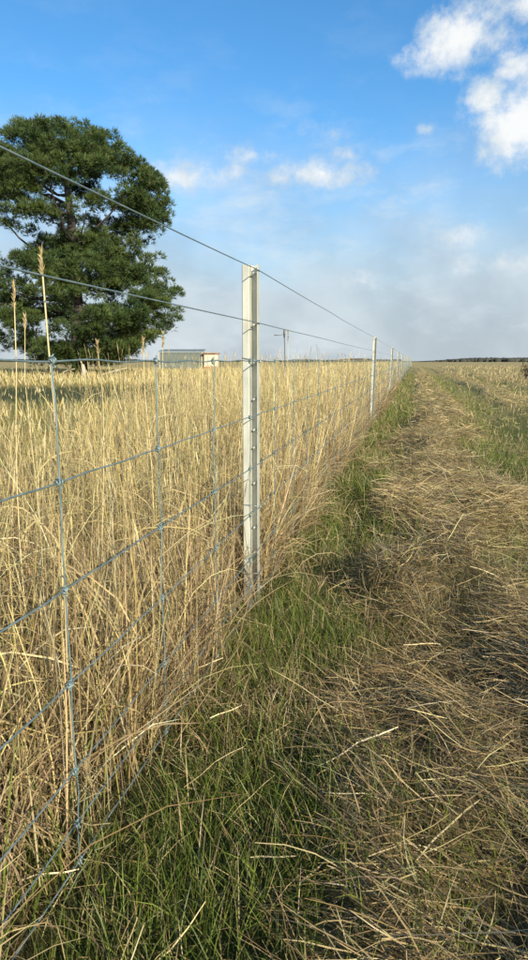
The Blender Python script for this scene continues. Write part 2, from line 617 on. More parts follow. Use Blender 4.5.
def build_tree():
    r = np.random.default_rng(21)
    root = empty("pine_tree", TB, "big dark green pine tree with domed crown standing left of the shed", "tree")
    # trunk: leaves the ground, forks about half way up
    tr = [tree_pt(80, 381), tree_pt(80, 372), tree_pt(79, 345), tree_pt(77, 310), tree_pt(75, 275), tree_pt(73, 245), tree_pt(71, 215), tree_pt(66, 180), tree_pt(60, 145)]
    part("trunk", tube_mesh(tr, [.62, .50, .44, .40, .36, .30, .24, .15, .06], 9, "trunk", M_bark), root)
    trp = np.array(tr)

    def trunk_at(z):
        i = int(np.clip(np.searchsorted(trp[:, 2], z) - 1, 0, len(trp) - 2))
        f = np.clip((z - trp[i, 2]) / (trp[i + 1, 2] - trp[i, 2]), 0, 1)
        return trp[i] * (1 - f) + trp[i + 1] * f

    clumps = []          # centre, axes(radial, tangential, up), radial dir, kind
    cu = 76.0

    def add(u, v, dep, a, b, c):
        p = tree_pt(u, v + 5.5 * float(1 - sstep(130, 190, v)), dep)
        t = trunk_at(p[2])
        d = p - t; d[2] = 0
        n = np.linalg.norm(d)
        d = d / n if n > .05 else np.array([1., 0, 0])
        clumps.append((p, a, b, c, d, n))

    # silhouette heaps of the upper dome (hand placed from the outline), then shell fill
    for (u, v) in [(52, 122), (30, 127), (72, 122), (90, 128), (104, 141), (12, 138), (115, 156), (128, 172), (150, 184), (158, 190), (146, 200), (156, 208), (138, 216),
                   (-6, 150), (-18, 170), (-26, 190), (-20, 215), (152, 226), (144, 236), (128, 226), (2, 160), (60, 132), (40, 140), (84, 142)]:
        add(u, v, r.uniform(-1.5, 1.5), r.uniform(.9, 1.25), r.uniform(.9, 1.25), r.uniform(.55, .75))
    k = 0
    while k < 120:
        th, cz = r.uniform(0, 2 * math.pi), r.uniform(-.45, 1)
        s = math.sqrt(1 - cz * cz)
        rad = r.uniform(.55, .93) ** .6
        du, dd = s * math.cos(th) * rad, s * math.sin(th) * rad
        v = 203 - 80 * cz * rad
        u = cu + du * (84 if v < 165 else 88)
        if v < 165: u = 58 + du * 80
        if u > 100 and 226 < v < 260 and abs(dd) < .9 and r.random() < .8: continue       # the open gap where limbs show
        if 205 < v < 250 and 60 < u < 112 and dd < .35 and r.random() < .35: continue
        add(u, v, dd * 84 * PXM, r.uniform(.8, 1.3), r.uniform(.8, 1.3), r.uniform(.4, .7))
        k += 1
    # lower skirt
    prof_v = [246, 258, 270, 285, 298, 312, 326, 340, 352, 364]
    prof_w = [34, 52, 68, 80, 92, 94, 96, 84, 70, 52]
    for (u, v) in [(140, 248), (133, 256), (146, 266), (138, 275), (150, 282), (158, 289), (168, 298), (160, 306), (170, 318), (172, 327), (158, 334), (150, 343), (136, 350), (122, 358), (150, 313), (146, 326),
                   (-2, 262), (-8, 285), (-18, 300), (-22, 320), (-10, 345)]:
        add(u, v, r.uniform(-1.2, 1.2), r.uniform(.9, 1.3), r.uniform(.5, .8), r.uniform(.35, .55))
    k = 0
    while k < 175:
        v = r.uniform(246, 366)
        wv = np.interp(v, prof_v, prof_w)
        th, rad = r.uniform(0, 2 * math.pi), r.uniform(.35, .92) ** .7
        u = 79 + math.cos(th) * wv * rad
        dd = math.sin(th) * rad
        if v < 262 and u > 100 and r.random() < .6: continue
        add(u, v, dd * wv * PXM, r.uniform(.8, 1.35), r.uniform(.6, 1.0), r.uniform(.4, .7))
        k += 1
    # limbs: tapered, rising, one to every second or third heap
    order = r.permutation(len(clumps))
    made = 0
    for idx in order:
        p, a, b, c, d, n = clumps[idx]
        if n < .6 or made >= (34 if p[2] > 8.2 else 26) + 26 * (p[2] < 8.2): continue
        rise = (.55 * n if p[2] > 8.2 else .12 * n) * r.uniform(.8, 1.2)
        z0 = max(1.2, p[2] - rise)
        s = trunk_at(z0)
        q = []
        for t in np.linspace(0, 1, 7):
            m = s * (1 - t) + p * t
            m[2] = s[2] + (p[2] - s[2]) * (t ** 1.5 if p[2] > 8.2 else t ** 2)
            m = m + r.normal(0, .10, 3) * (0 < t < 1)
            q.append(m)
        r0 = .03 + .020 * n
        part("limb", tube_mesh(q, np.linspace(r0, .025, 7), 5, "limb", M_bark), root)
        made += 1
    # needles: every heap is a cloud of short brush-like sprays
    Bv = Blades()
    for (p, a, b, c, d, n) in clumps:
        tt = np.array([-d[1], d[0], 0])
        heap_tone = r.uniform(0, 1)
        nb = int(8 * (a * b) ** .5) + 2
        for q in range(nb):
            w = r.normal(0, 1, 3); w /= np.linalg.norm(w)
            if w[2] < -.4: w[2] = -w[2]
            rr = r.uniform(.45, 1.05)
            ctr = p + (w[0] * d * a + w[1] * tt * b) * rr + np.array([0, 0, w[2] * c * rr + .14 * max(0, w[0]) * a if p[2] > 8.2 else w[2] * c * rr + .38 * w[0] * a])
            br_ = r.uniform(.20, .40)
            m = int(34 * (br_ / .3) ** 1.6)
            o = r.normal(0, 1, (m, 3)); o /= np.linalg.norm(o, axis=1)[:, None]
            o[:, 2] = np.where(o[:, 2] < -.5, -o[:, 2], o[:, 2])
            off = o * (br_ * r.uniform(.35, 1.0, m) ** .5)[:, None] * np.array([1, 1, .8])
            pos = ctr + off
            tone = np.clip(heap_tone * .6 + r.uniform(0, .5), 0, 1)
            for k in range(4):
                dv = o * .9 + r.normal(0, .38, (m, 3)) + np.array([0, 0, .3]) + d * .2
                dv /= np.linalg.norm(dv, axis=1)[:, None]
                th = np.arccos(np.clip(dv[:, 2], -1, 1)); ph = np.arctan2(dv[:, 1], dv[:, 0])
                base_c = np.array([.028, .060, .022]) * (1 - tone) + np.array([.100, .140, .038]) * tone
                cc = base_c * (1 + r.normal(0, .2, (m, 1))) * (1 + r.normal(0, .05, (m, 3)))
                brn = r.random(m) < .04
                cc[brn] = np.array([.10, .075, .035])
                Bv.add(pos, r.uniform(.15, .28, m), r.uniform(.019, .040, m), th, 0.0, ph, np.clip(cc, .008, .3), segs=1, tip=.3, base=1.0, floor=False)
    cm = np_mesh("crown", np.concatenate(Bv.V), np.concatenate(Bv.Q), np.concatenate(Bv.C), M_needle)
    part("crown", cm, root)


build_tree()

# broken pale branch and litter under the tree
bp = at_depth(84, 379, TREE_D - 2.6)
bz = float(zg(bp[0], bp[1]))
br = empty("broken_branch", (bp[0], bp[1], bz), "pale broken branch stub with a thin bare prong in front of the pine", "branch")
part("stub", tube_mesh([(0, 0, -.05), (.02, 0, .35), (-.04, 0, .75)], [.17, .15, .10], 7, "stub", M_deadwood), br)
part("prong", tube_mesh([(-.02, 0, .6), (-.25, 0, 1.2), (-.42, .1, 1.7), (-.62, .1, 2.05)], [.06, .045, .03, .012], 6, "prong", M_deadwood), br)
for i, (u, v, l, a, lab) in enumerate([(40, 377, 2.6, .15, "long grey fallen branch lying left of the pale broken stub"), (62, 378, 1.8, -.3, "short grey fallen branch lying just left of the pale stub"),
                                       (106, 377, 2.4, .2, "grey fallen branch lying right of the pine trunk")]):
    p = at_depth(u, v, TREE_D - 2.0 - .3 * i)
    z0 = float(zg(p[0], p[1]))
    d = RGT * math.cos(a) + FWD * math.sin(a)
    pts = [np.array([0, 0, .05]) + d * l * t + np.array([0, 0, .32 * math.sin(3.0 * t) + .03 * math.sin(9 * t + i)]) for t in np.linspace(-.5, .5, 8)]
    o = empty("fallen_branch", (p[0], p[1], z0 + .16), lab, "branch", "branches fallen under the pine")
    part("stem", tube_mesh(pts, np.linspace(.08, .025, 8), 6, "stem", M_deadwood), o)
    for s in (2, 4, 5):
        e = pts[s] + d * .5 + np.array([0, 0, .35 - .1 * s]) + FWD * .2 * (-1) ** s
        part("twig", tube_mesh([pts[s], (pts[s] + e) / 2 + np.array([0, 0, .06]), e], [.03, .02, .008], 5, "twig", M_deadwood), o)

# ------------------------------------------------------------------ shed across the paddock
SHED_D = 88.0


def build_shed():
    p0, p1 = at_depth(159.5, 371, SHED_D), at_depth(202.5, 371, SHED_D)
    c = (p0 + p1) / 2
    gz = float(zg(c[0], c[1]))
    Wd = float(np.linalg.norm((p1 - p0)[:2])); Hh = 2.55; Dp = 4.2
    root = empty("farm_shed", (c[0], c[1], gz), "low grey-green corrugated iron shed right of the pine", "shed")
    root.rotation_euler = (0, 0, YAW)
    # front wall of separate corrugated sheets
    ns = 7
    bm = bmesh.new(); box_bm(bm, (0, Dp / 2 + .06, Hh / 2 - .05), (Wd - .02, Dp, Hh - .1)); part("wall", bm_mesh("wall", bm, M_iron), root)
    sw = Wd / ns
    V, Fc = [], []
    seg = 16
    for i in range(seg + 1):
        xx = -sw / 2 + sw * i / seg
        yy = .028 * math.cos(i * math.pi / 1.0)
        V += [(xx, yy, 0), (xx, yy, Hh - .12)]
    for i in range(seg):
        Fc.append((2 * i, 2 * i + 2, 2 * i + 3, 2 * i + 1))
    sme = bpy.data.meshes.new("wall_sheet"); sme.from_pydata(V, [], Fc); sme.materials.append(M_iron)
    for i in range(ns):
        part("wall_sheet", sme, root, (-Wd / 2 + sw * (i + .5), -.01 - .012 * (i % 2), 0))
    bm = bmesh.new()
    vs = [bm.verts.new(v) for v in [(-Wd / 2 - .12, -.18, Hh - .04), (Wd / 2 + .12, -.18, Hh - .04), (Wd / 2 + .12, Dp + .2, Hh + .30), (-Wd / 2 - .12, Dp + .2, Hh + .30)]]
    f = bm.faces.new(vs)
    ex = bmesh.ops.extrude_face_region(bm, geom=[f])
    for v in ex['geom']:
        if isinstance(v, bmesh.types.BMVert): v.co.z += .05
    part("roof", bm_mesh("roof", bm, M_iron), root)
    for s in (-1, 1):
        bm = bmesh.new(); box_bm(bm, (s * (Wd / 2 - .05), -.075, Hh / 2 - .06), (.12, .06, Hh - .12)); part("corner_post", bm_mesh("corner_post", bm, M_deadwood), root)
    # cream hut
    q0, q1 = at_depth(204, 371, SHED_D - .6), at_depth(218, 371, SHED_D - .6)
    c = (q0 + q1) / 2
    Wd = float(np.linalg.norm((q1 - q0)[:2])); Hh = 2.25
    gz = float(zg(c[0], c[1]))
    hut = empty("small_hut", (c[0], c[1], gz), "small cream hut with rusty brown roof beside the grey-green shed", "hut")
    hut.rotation_euler = (0, 0, YAW)
    bm = bmesh.new(); box_bm(bm, (0, 1.2, Hh / 2 - .05), (Wd - .03, 2.2, Hh - .05)); part("wall", bm_mesh("wall", bm, M_cream), hut)
    bm = bmesh.new(); box_bm(bm, (0, 0, 0), (Wd - .04, .03, .17))
    bme = bm_mesh("board", bm, M_cream, .012)
    for i in range(10): part("board", bme, hut, (0, .08 - .0, .72 + i * .165))
    bm = bmesh.new(); box_bm(bm, (0, .06, .33), (Wd + .02, .06, .66)); part("base_sheet", bm_mesh("base_sheet", bm, M_rust), hut)
    bm = bmesh.new(); box_bm(bm, (0, 1.15, Hh + .06), (Wd + .3, 2.7, .13)); part("roof", bm_mesh("roof", bm, M_rust, .02), hut)


build_shed()

# ------------------------------------------------------------------ leaning stake in the tall grass, shrub at the right
sp = at_depth(286.5, 395, 13.0)
st = empty("leaning_stake", (sp[0], sp[1], float(zg(sp[0], sp[1]))), "thin dark leaning stake with a short side arm, in tall grass behind the nearest post", "stake")
sz = at_depth(284.3, 333, 13.0) - np.array([sp[0], sp[1], float(zg(sp[0], sp[1]))])
part("shaft", tube_mesh([(0, 0, -.1), tuple(sz * .5), tuple(sz)], [.010, .010, .010], 6, "shaft", M_stake), st)
part("insulator", tube_mesh([tuple(sz + np.array([0, 0, -.09])), tuple(sz + np.array([0, 0, -.02])), tuple(sz + np.array([0, 0, .05])), tuple(sz + np.array([0, 0, .06]))], [.011, .021, .019, .009], 8, "insulator", M_stake), st)
part("arm", tube_mesh([tuple(sz + np.array([0, 0, -.02])), tuple(sz - RGT * .09 + np.array([0, 0, -.045])), tuple(sz - RGT * .19 + np.array([0, 0, -.04]))], [.004, .006, .009], 6, "arm", M_stake), st)

# ------------------------------------------------------------------ wire fence
POST_Y0, POST_DY, NPOST = 2.465, 7.65, 14
LINES = [0.92, 0.722, 0.535, 0.362, 0.195, 0.092, 0.015]
PLAIN = [(1.246, .055), (1.058, .012)]
Y_LO, Y_HI = POST_Y0 - POST_DY, POST_Y0 + POST_DY * (NPOST - 1)
fence = empty("wire_fence", (0, POST_Y0, 0), "galvanised mesh wire fence on steel posts running along the tall dry grass", "fence")
FO = np.array([0, POST_Y0, 0])


def line_pts(z, amp, crimp, sag=None, seed=0):
    r = np.random.default_rng(seed)
    pts = []
    yv = np.concatenate([np.arange(Y_LO, 12, .445 / 8), np.arange(12, 40, .445 / 2), np.arange(40, Y_HI + .1, 1.9)])
    for yy in yv:
        c = math.sin((yy - .992) / .445 * 2 * math.pi * 1.5 + 1.3 * math.sin(yy * 3.1 + seed)) * crimp
        zz = z + c + amp * (float(vn(yy * 1.3, seed * 7.7, 1)) - .5)
        if sag:
            k = math.floor((yy - POST_Y0) / POST_DY)
            t = (yy - POST_Y0) / POST_DY - k
            zz -= (sag if k < 0 else sag * .12) * 4 * t * (1 - t)
        pts.append((0.0065 + .004 * (float(vn(yy * .9, seed * 3.3, 2)) - .5), yy - POST_Y0, zz))
    return pts


for i, z in enumerate(LINES):
    part("line_wire", tube_mesh(line_pts(z, .004, .0022 if i == 0 else .0012, None, i + 1), .00165 if i else .0019, 6, "line_wire", M_wire), fence)
for i, (z, sg) in enumerate(PLAIN):
    part("plain_wire", tube_mesh(line_pts(z, .003, 0, sg, i + 20), .0017, 6, "plain_wire", M_wire), fence)


def knot_mesh():
    pts = []
    for i in range(19):
        t = i / 18
        a = t * 2 * math.pi * 2.5
        pts.append((.0042 * math.cos(a), (t - .5) * .016, .0042 * math.sin(a)))
    me1 = tube_mesh(pts, .0017, 5, "knot", M_wire)
    bm = bmesh.new(); bm.from_mesh(me1)
    p2 = [(.0035 * math.cos(i * 1.1), .0035 * math.sin(i * 1.1), (i / 12 - .5) * .022) for i in range(13)]
    me2 = tube_mesh(p2, .0016, 5, "knot2", M_wire); bm.from_mesh(me2)
    return bm_mesh("knot", bm, M_wire)


KN = knot_mesh()
rk = np.random.default_rng(5)
stays_y = np.arange(.992 - .445 * 12, 96, .445)
rest = bmesh.new()
count_ind = 0
for j, sy in enumerate(stays_y):
    d = abs(sy)
    if abs((sy - POST_Y0 + POST_DY / 2) % POST_DY - POST_DY / 2) < .06: sy = sy - .07
    n = 13 if d < 14 else 4
    zs = np.linspace(LINES[-1] - .012, LINES[0] + .004, n)
    jx, jy = rk.normal(0, .0016, n), rk.normal(0, .0028, n)
    so = part("stay_wire", tube_mesh([(jx[k] + .0080, jy[k], zs[k]) for k in range(n)], .0016, 6 if d < 14 else 4, "stay_wire", M_wire), fence, (0, sy - POST_Y0, 0))
    for z in LINES:
        if 0.4 < sy < 12:
            ko = part("knot", KN, so, (.0072, 0, z)); ko.rotation_euler = (rk.normal(0, .2), 0, rk.normal(0, .2)); count_ind += 1
        elif d < 40:
            box_bm(rest, (0, sy - POST_Y0, z), (.008, .014, .016), rk.uniform(-.4, .4))
part("knot", bm_mesh("knot_far", rest, M_wire), fence, kind="stuff")

# post: folded steel section, left flange facing the camera, right face a shallow channel turned to the right
POST_H = 1.266
prof = [(-.0555, .016), (-.0555, .003), (-.0525, 0.), (-.0300, 0.), (-.0275, .003), (-.0260, .036), (-.0235, .038), (-.0020, .038), (.0004, .036), (.0012, .004), (.0012, .002)]


def post_mesh():
    th = .0026
    P = np.array(prof)
    T = np.gradient(P, axis=0); T /= np.linalg.norm(T, axis=1)[:, None]
    Nn = np.stack([-T[:, 1], T[:, 0]], 1)      # away from the viewer
    back = P + Nn * th
    zs = [-.25, 0.2, 0.6, 1.0, POST_H]
    V, Fc = [], []
    n = len(P)
    for z in zs:
        for q in P: V.append((q[0], q[1], z))
        for q in back: V.append((q[0], q[1], z))
    st_ = 2 * n
    for k in range(len(zs) - 1):
        o, p_ = k * st_, (k + 1) * st_
        for i in range(n - 1):
            Fc.append((o + i, o + i + 1, p_ + i + 1, p_ + i))
            Fc.append((o + n + i + 1, o + n + i, p_ + n + i, p_ + n + i + 1))
        Fc.append((o + n, o, p_, p_ + n))
        Fc.append((o + n - 1, o + 2 * n - 1, p_ + 2 * n - 1, p_ + n - 1))
    o = (len(zs) - 1) * st_
    for i in range(n - 1):
        Fc.append((o + i, o + i + 1, o + n + i + 1, o + n + i))
    me = bpy.data.meshes.new("post_body"); me.from_pydata(V, [], Fc); me.materials.append(M_galv)
    return me


PM = post_mesh()
fx, fy = -.0130, .022        # middle of the channel face
nrm = np.array([0., -1., 0.])


def tab_mesh():
    bm = bmesh.new()
    bmesh.ops.create_cone(bm, segments=10, radius1=.0040, radius2=.0030, depth=.030, cap_ends=True,
                          matrix=Vector((nrm[0], nrm[1], 0)).to_track_quat('Z', 'Y').to_matrix().to_4x4())
    return bm_mesh("clip_tab", bm, M_tab)


TM = tab_mesh()


def tie_mesh(seed):
    r = np.random.default_rng(seed)
    loop = [(.003, -.012), (-.018, -.008), (-.045, -.004), (-.0580, .000), (-.060, .018), (-.042, .036), (-.020, .0425), (-.004, .0420), (.0050, .034), (.006, .012)]
    pts = [(a + r.normal(0, .0008), b + r.normal(0, .0008), .010 * math.sin(i * .55 + seed) + i * .0006) for i, (a, b) in enumerate(loop)]
    for i in range(14):
        a = i * 1.25
        pts.append((.0065 + .0048 * math.cos(a), .012 + .0016 * i, .0048 * math.sin(a)))
    return tube_mesh(pts, .0013, 5, "wire_tie", M_tie)


TIES = [tie_mesh(s) for s in range(3)]
lean_r = np.random.default_rng(12)
for k in range(-1, NPOST):
    yy = POST_Y0 + k * POST_DY
    g = float(zg(0, yy))
    po = bpy.data.objects.new("post", PM)
    po.location = (0, yy - POST_Y0, 0)
    if k > 0: po.rotation_euler = (lean_r.normal(0, .008), lean_r.normal(.004, .008), lean_r.normal(0, .05))
    finish(po, parent=fence)
    if -1 < k < 4:
        for z in [1.236, 1.052, .912, .778, .662, .594, .455, .28, .18]:
            part("clip_tab", TM, po, (fx + nrm[0] * .002, fy + nrm[1] * .002, z))
        for i, z in enumerate([LINES[0], LINES[3], LINES[5], LINES[6] + .02]):
            part("wire_tie", TIES[i % 3], po, (0, 0, z))

# ------------------------------------------------------------------ grasses
G_COL = [(.61, .485, .20), (.70, .585, .28), (.48, .36, .145), (.80, .70, .42), (.31, .22, .10), (.36, .31, .22)]
G_WT = [4, 4, 2.6, 2.4, 2.4, 1]
B_COL = [(.41, .30, .16), (.33, .235, .125), (.51, .40, .22), (.24, .17, .095), (.62, .51, .30)]
B_WT = [4, 3, 3, 2, 1.3]
GR_COL = [(.14, .185, .034), (.20, .24, .048), (.08, .118, .025), (.30, .295, .08)]
GR_WT = [4, 3, 3, 1]

tall = Blades()
for (y0, y1, xw, den, ws, ls) in [(-.6, 3.2, 2.7, 1050, .78, 1.5), (3.2, 8, 3.0, 700, 1.0, 1.2), (8, 20, 3.6, 260, 1.9, 1.0), (20, 50, 5.0, 70, 4.0, .8), (50, 130, 9.0, 14, 8, .6)]:
    n = int((y1 - y0) * xw * den)
    P = np.stack([-xw + xw * U(0, 1, n), U(y0, y1, n), np.zeros(n)], 1)
    # edge of the tall stand wobbles; it thins away from the fence
    edge = -(1.25 + .8 * fb(P[:, 1] * .4, P[:, 1] * 0, 61) + .19 * np.clip(P[:, 1] - 2, 0, 14))
    keep = (U(0, 1, n) < np.clip((P[:, 0] - edge) / .7, .012, 1)) & (U(0, 1, n) < np.clip(3.0 * (fb(P[:, 0] * 3.4, P[:, 1] * 3.4, 62) - .27), .12, 1)) & (P[:, 0] < -.03 + .10 * (fb(P[:, 1] * 2.5, P[:, 1] * 0, 63) - .5))
    P = P[keep]; n = len(P)
    P[:, 2] = zg(P[:, 0], P[:, 1]) - .01
    hmod = .42 + .20 * sstep(2.0, 7.0, P[:, 1]) + .28 * fb(P[:, 0] * 2.1, P[:, 1] * 2.1, 64)
    L = hmod * (1 + rng.normal(0, .10, n)) * np.where(U(0, 1, n) < .3, U(.55, .9, n), 1.0)
    L = np.where(U(0, 1, n) < .09, L * U(1.15, 1.7, n), L)
    L = np.minimum(L, 1.02)
    phi = U(0, 2 * math.pi, n)
    c = palette(n, G_COL, G_WT)
    brn = U(0, 1, n) < sstep(-.5, -.05, P[:, 0]) * .55
    c[brn] = palette(int(brn.sum()), B_COL, B_WT)
    tall.add(P, L, U(.0023, .0043, n) * ws, U(0, .14, n), rng.normal(.14, .22, n), phi, c, segs=3, tip=.45, kink=.035)
    # seed heads
    tips = tall.tips.copy()
    hd = (U(0, 1, n) < .45) & (L > .50)
    m = int(hd.sum())
    ch = palette(m, [(.62, .50, .26), (.70, .59, .34), (.50, .38, .18)], [2, 1, 2])
    tall.add(tips[hd], U(.035, .075, m), U(.0035, .0062, m) * min(ws, 2.2), U(0, .35, m), U(0, .3, m), phi[hd], ch, segs=2, tip=.3, base=.35, floor=False)
    # leaves, bent over and broken
    nl = int(n * ls)
    idx = rng.integers(0, n, nl)
    h0 = U(.02, .65, nl) * L[idx]
    PL = P[idx] + np.stack([rng.normal(0, .012, nl), rng.normal(0, .012, nl), h0], 1)
    tall.add(PL, U(.14, .38, nl), U(.0022, .0055, nl) * ws, U(.15, 1.0, nl), U(.3, 2.2, nl), np.where(PL[:, 0] > -.3, math.pi + rng.normal(0, 1.0, nl), U(0, 2 * math.pi, nl)), palette(nl, G_COL[:5] + B_COL[:3], G_WT[:5] + [3, 2, 2]), segs=4 if y0 < 3 else 3, tip=.1, kink=.07)
# undergrowth: shorter leaning brown blades near the ground of the stand
for (y0, y1, xw, den, ws) in [(-.6, 3.2, 1.7, 2100, .85), (3.2, 9, 2.0, 700, 1.2), (9, 22, 1.8, 160, 2.4)]:
    n = int((y1 - y0) * xw * den)
    P = np.stack([-.03 - xw * U(0, 1, n) ** 1.25 + .07 * U(-1, 1, n), U(y0, y1, n), np.zeros(n)], 1)
    P[:, 2] = zg(P[:, 0], P[:, 1]) - .005 + U(0, .12, n)
    tall.add(P, U(.16, .46, n), U(.0018, .0042, n) * ws, U(0, .8, n), U(-.2, 1.5, n), np.where(P[:, 0] > -.22, math.pi + rng.normal(0, 1.2, n), U(0, 2 * math.pi, n)), palette(n, [(.34, .25, .14), (.26, .185, .105), (.43, .33, .185), (.19, .14, .085), (.55, .44, .25)], [4, 3, 3, 2, 1.6]), segs=3, tip=.12, kink=.1)
    gn = n // 8
    P = np.stack([-xw * U(0, 1, gn), U(y0, y1, gn), np.zeros(gn)], 1)
    P = P[fb(P[:, 0] * 2, P[:, 1] * 1.5, 66) > .5]; gn = len(P)
    P[:, 2] = zg(P[:, 0], P[:, 1])
    tall.add(P, U(.15, .45, gn), U(.003, .005, gn) * ws, U(0, .4, gn), U(0, .8, gn), U(0, 2 * math.pi, gn), palette(gn, GR_COL, GR_WT), segs=3, tip=.1)
# tussocks at the fence foot, spilling over to the right
tus = []
yy = -.3
while yy < 30:
    tus.append((rng.uniform(-.36, -.10), yy, rng.uniform(.8, 1.15)))
    yy += rng.uniform(.10, .26) * (1 + yy * .12)
for (tx, ty, sc) in tus:
    if abs((ty - POST_Y0 + .12 + POST_DY / 2) % POST_DY - POST_DY / 2) < .22: tx -= .14; sc *= .75
    n = int(210 / (1 + ty * .08)); ws = 1 + ty * .09
    P = np.stack([tx + rng.normal(0, .06, n), ty + rng.normal(0, .07, n), np.zeros(n)], 1)
    P[:, 2] = zg(P[:, 0], P[:, 1])
    phi = rng.normal(rng.normal(-.5, 1.2), 1.0, n)
    tall.add(P, U(.20, .52, n) * sc, U(.0016, .0036, n) * ws, np.abs(rng.normal(.06, .14, n)), np.abs(rng.normal(.16, .32, n)), phi, palette(n, B_COL + [G_COL[1]], [3, 2, 4, 1.2, 2.5, 2]), segs=5, tip=.12, kink=.03)
yy = .25
while yy < 24:
    n = int(130 / (1 + yy * .06)); ws = 1 + yy * .09
    tx = rng.uniform(-.20, -.04); k_ = rng.uniform(.5, 1.1)
    if abs((yy - POST_Y0 + .15 + POST_DY / 2) % POST_DY - POST_DY / 2) > .30:
        P = np.stack([tx + rng.normal(0, .05, n), yy + rng.normal(0, .07, n), np.zeros(n)], 1)
        P[:, 2] = zg(P[:, 0], P[:, 1])
        phi = rng.normal(rng.uniform(-1.5, .3), .55, n)
        tall.add(P, U(.18, .46, n), U(.0014, .0032, n) * ws, np.abs(rng.normal(.15, .2, n)), np.abs(rng.normal(.9, .5, n)) * k_ * 1.3, phi, palette(n, B_COL + [G_COL[1]], [4, 3, 3, 2, 1.5, 1]), segs=5, tip=.12, kink=.03)
    yy += rng.uniform(.14, .5) * (1 + yy * .08)
tall.build("tall_dry_grass", M_dry, "tall golden dry grass standing along the left side of the fence", "grass")

# open paddock beyond the stand
field = Blades()
for (r0, r1, den, ws) in [(2.5, 9, 130, 1.6), (9, 18, 60, 3.0), (18, 30, 26, 5.0), (30, 62, 14, 8.0), (62, 110, 3.2, 14.0)]:
    a0, a1 = math.radians(-44), math.radians(4)
    n = int(.5 * (r1 * r1 - r0 * r0) * (a1 - a0) * den)
    rr = np.sqrt(U(r0 * r0, r1 * r1, n)); aa = U(a0, a1, n)
    P = np.stack([CAM[0] + rr * np.sin(aa), rr * np.cos(aa), np.zeros(n)], 1)
    P = P[P[:, 0] < -2.3]
    n = len(P)
    rr = np.hypot(P[:, 0], P[:, 1])
    laneness = sstep(12, 16, rr) * (1 - sstep(25, 29, rr))
    P = P[U(0, 1, n) < 1 - .72 * laneness]; n = len(P)
    rr = np.hypot(P[:, 0], P[:, 1]); laneness = sstep(12, 16, rr) * (1 - sstep(25, 29, rr))
    P[:, 2] = zg(P[:, 0], P[:, 1])
    c = palette(n, G_COL, G_WT)
    gsel = U(0, 1, n) < .15 + .55 * laneness + .35 * (1 - sstep(10, 14, rr))
    c[gsel] = palette(int(gsel.sum()), [(.12, .15, .045), (.17, .18, .07), (.22, .20, .10)], [1.3, 1, 1])
    field.add(P, U(.12, .34, n) * (1 - .62 * laneness) * (1 - .35 * (1 - sstep(6, 12, rr)) ) * (1 + .5 * sstep(30, 36, rr)), U(.003, .006, n) * ws, U(0, .3, n), U(0, .6, n), U(0, 6.28, n), c, segs=2, tip=.2)
field.build("paddock_grass", M_dry, "shorter golden and greenish grass of the open paddock towards the pine", "grass")

# green grass right of the fence
green = Blades()
for (y0, y1, x1, den, ws, hh) in [(.2, 3.2, 2.0, 8200, .72, .74), (3.2, 8, 3.4, 1900, 1.4, 1.0), (8, 18, 5.5, 520, 2.6, 1.1), (18, 45, 11, 110, 5.0, 1.2)]:
    n = int((y1 - y0) * x1 * den)
    P = np.stack([-.12 + x1 * U(0, 1, n) ** 1.1, U(y0, y1, n), np.zeros(n)], 1)
    s = swath(P[:, 0], P[:, 1])
    patch = fb(P[:, 0] * 3.2, P[:, 1] * 2.4, 71)
    pr = (1 - sstep(.25, .75, s)) * np.clip(.30 + 2.2 * (patch - .33), .22, 1) + (.06 if y0 < 3 else .05) + (.40 if y0 < 3 else .6) * (1 - sstep(.28, .50, fb(P[:, 0] * 2.6, P[:, 1] * 1.5, 5)))
    pr = pr * (1 - .55 * sstep(1.3, 2.2, P[:, 0])) * (.35 + .65 * sstep(-.02, .14, P[:, 0] + .08 * (fb(P[:, 1] * 4, P[:, 0] * 4, 77) - .5)))
    P = P[U(0, 1, n) < pr]; n = len(P)
    P[:, 2] = zg(P[:, 0], P[:, 1]) + .02 * swath(P[:, 0], P[:, 1]) - .004
    patch = fb(P[:, 0] * 3.2, P[:, 1] * 2.4, 71)
    patch = patch + .20 * np.exp(-((P[:, 1] - 1.10) / .28) ** 2) - .24 * np.exp(-((P[:, 1] - 1.68) / .26) ** 2) + .08 * np.exp(-((P[:, 1] - 2.5) / .35) ** 2)
    L = U(.06, .155, n) * (.6 + .8 * patch) * hh * (1 - .35 * sstep(1.2, 2.0, P[:, 0]))
    c = palette(n, GR_COL, GR_WT)
    dead = U(0, 1, n) < np.clip(1.25 - 1.9 * patch, .16, .85) * np.where(P[:, 0] < .1, 1.25, 1)
    c[dead] = palette(int(dead.sum()), B_COL, B_WT)
    green.add(P, L, U(.0016, .0034, n) * ws, U(0, .45, n), U(0, 1.1, n), U(0, 6.28, n), c, segs=3, tip=.1)
green.build("short_green_grass", M_green, "short green grass growing in strips right of the fence", "grass")

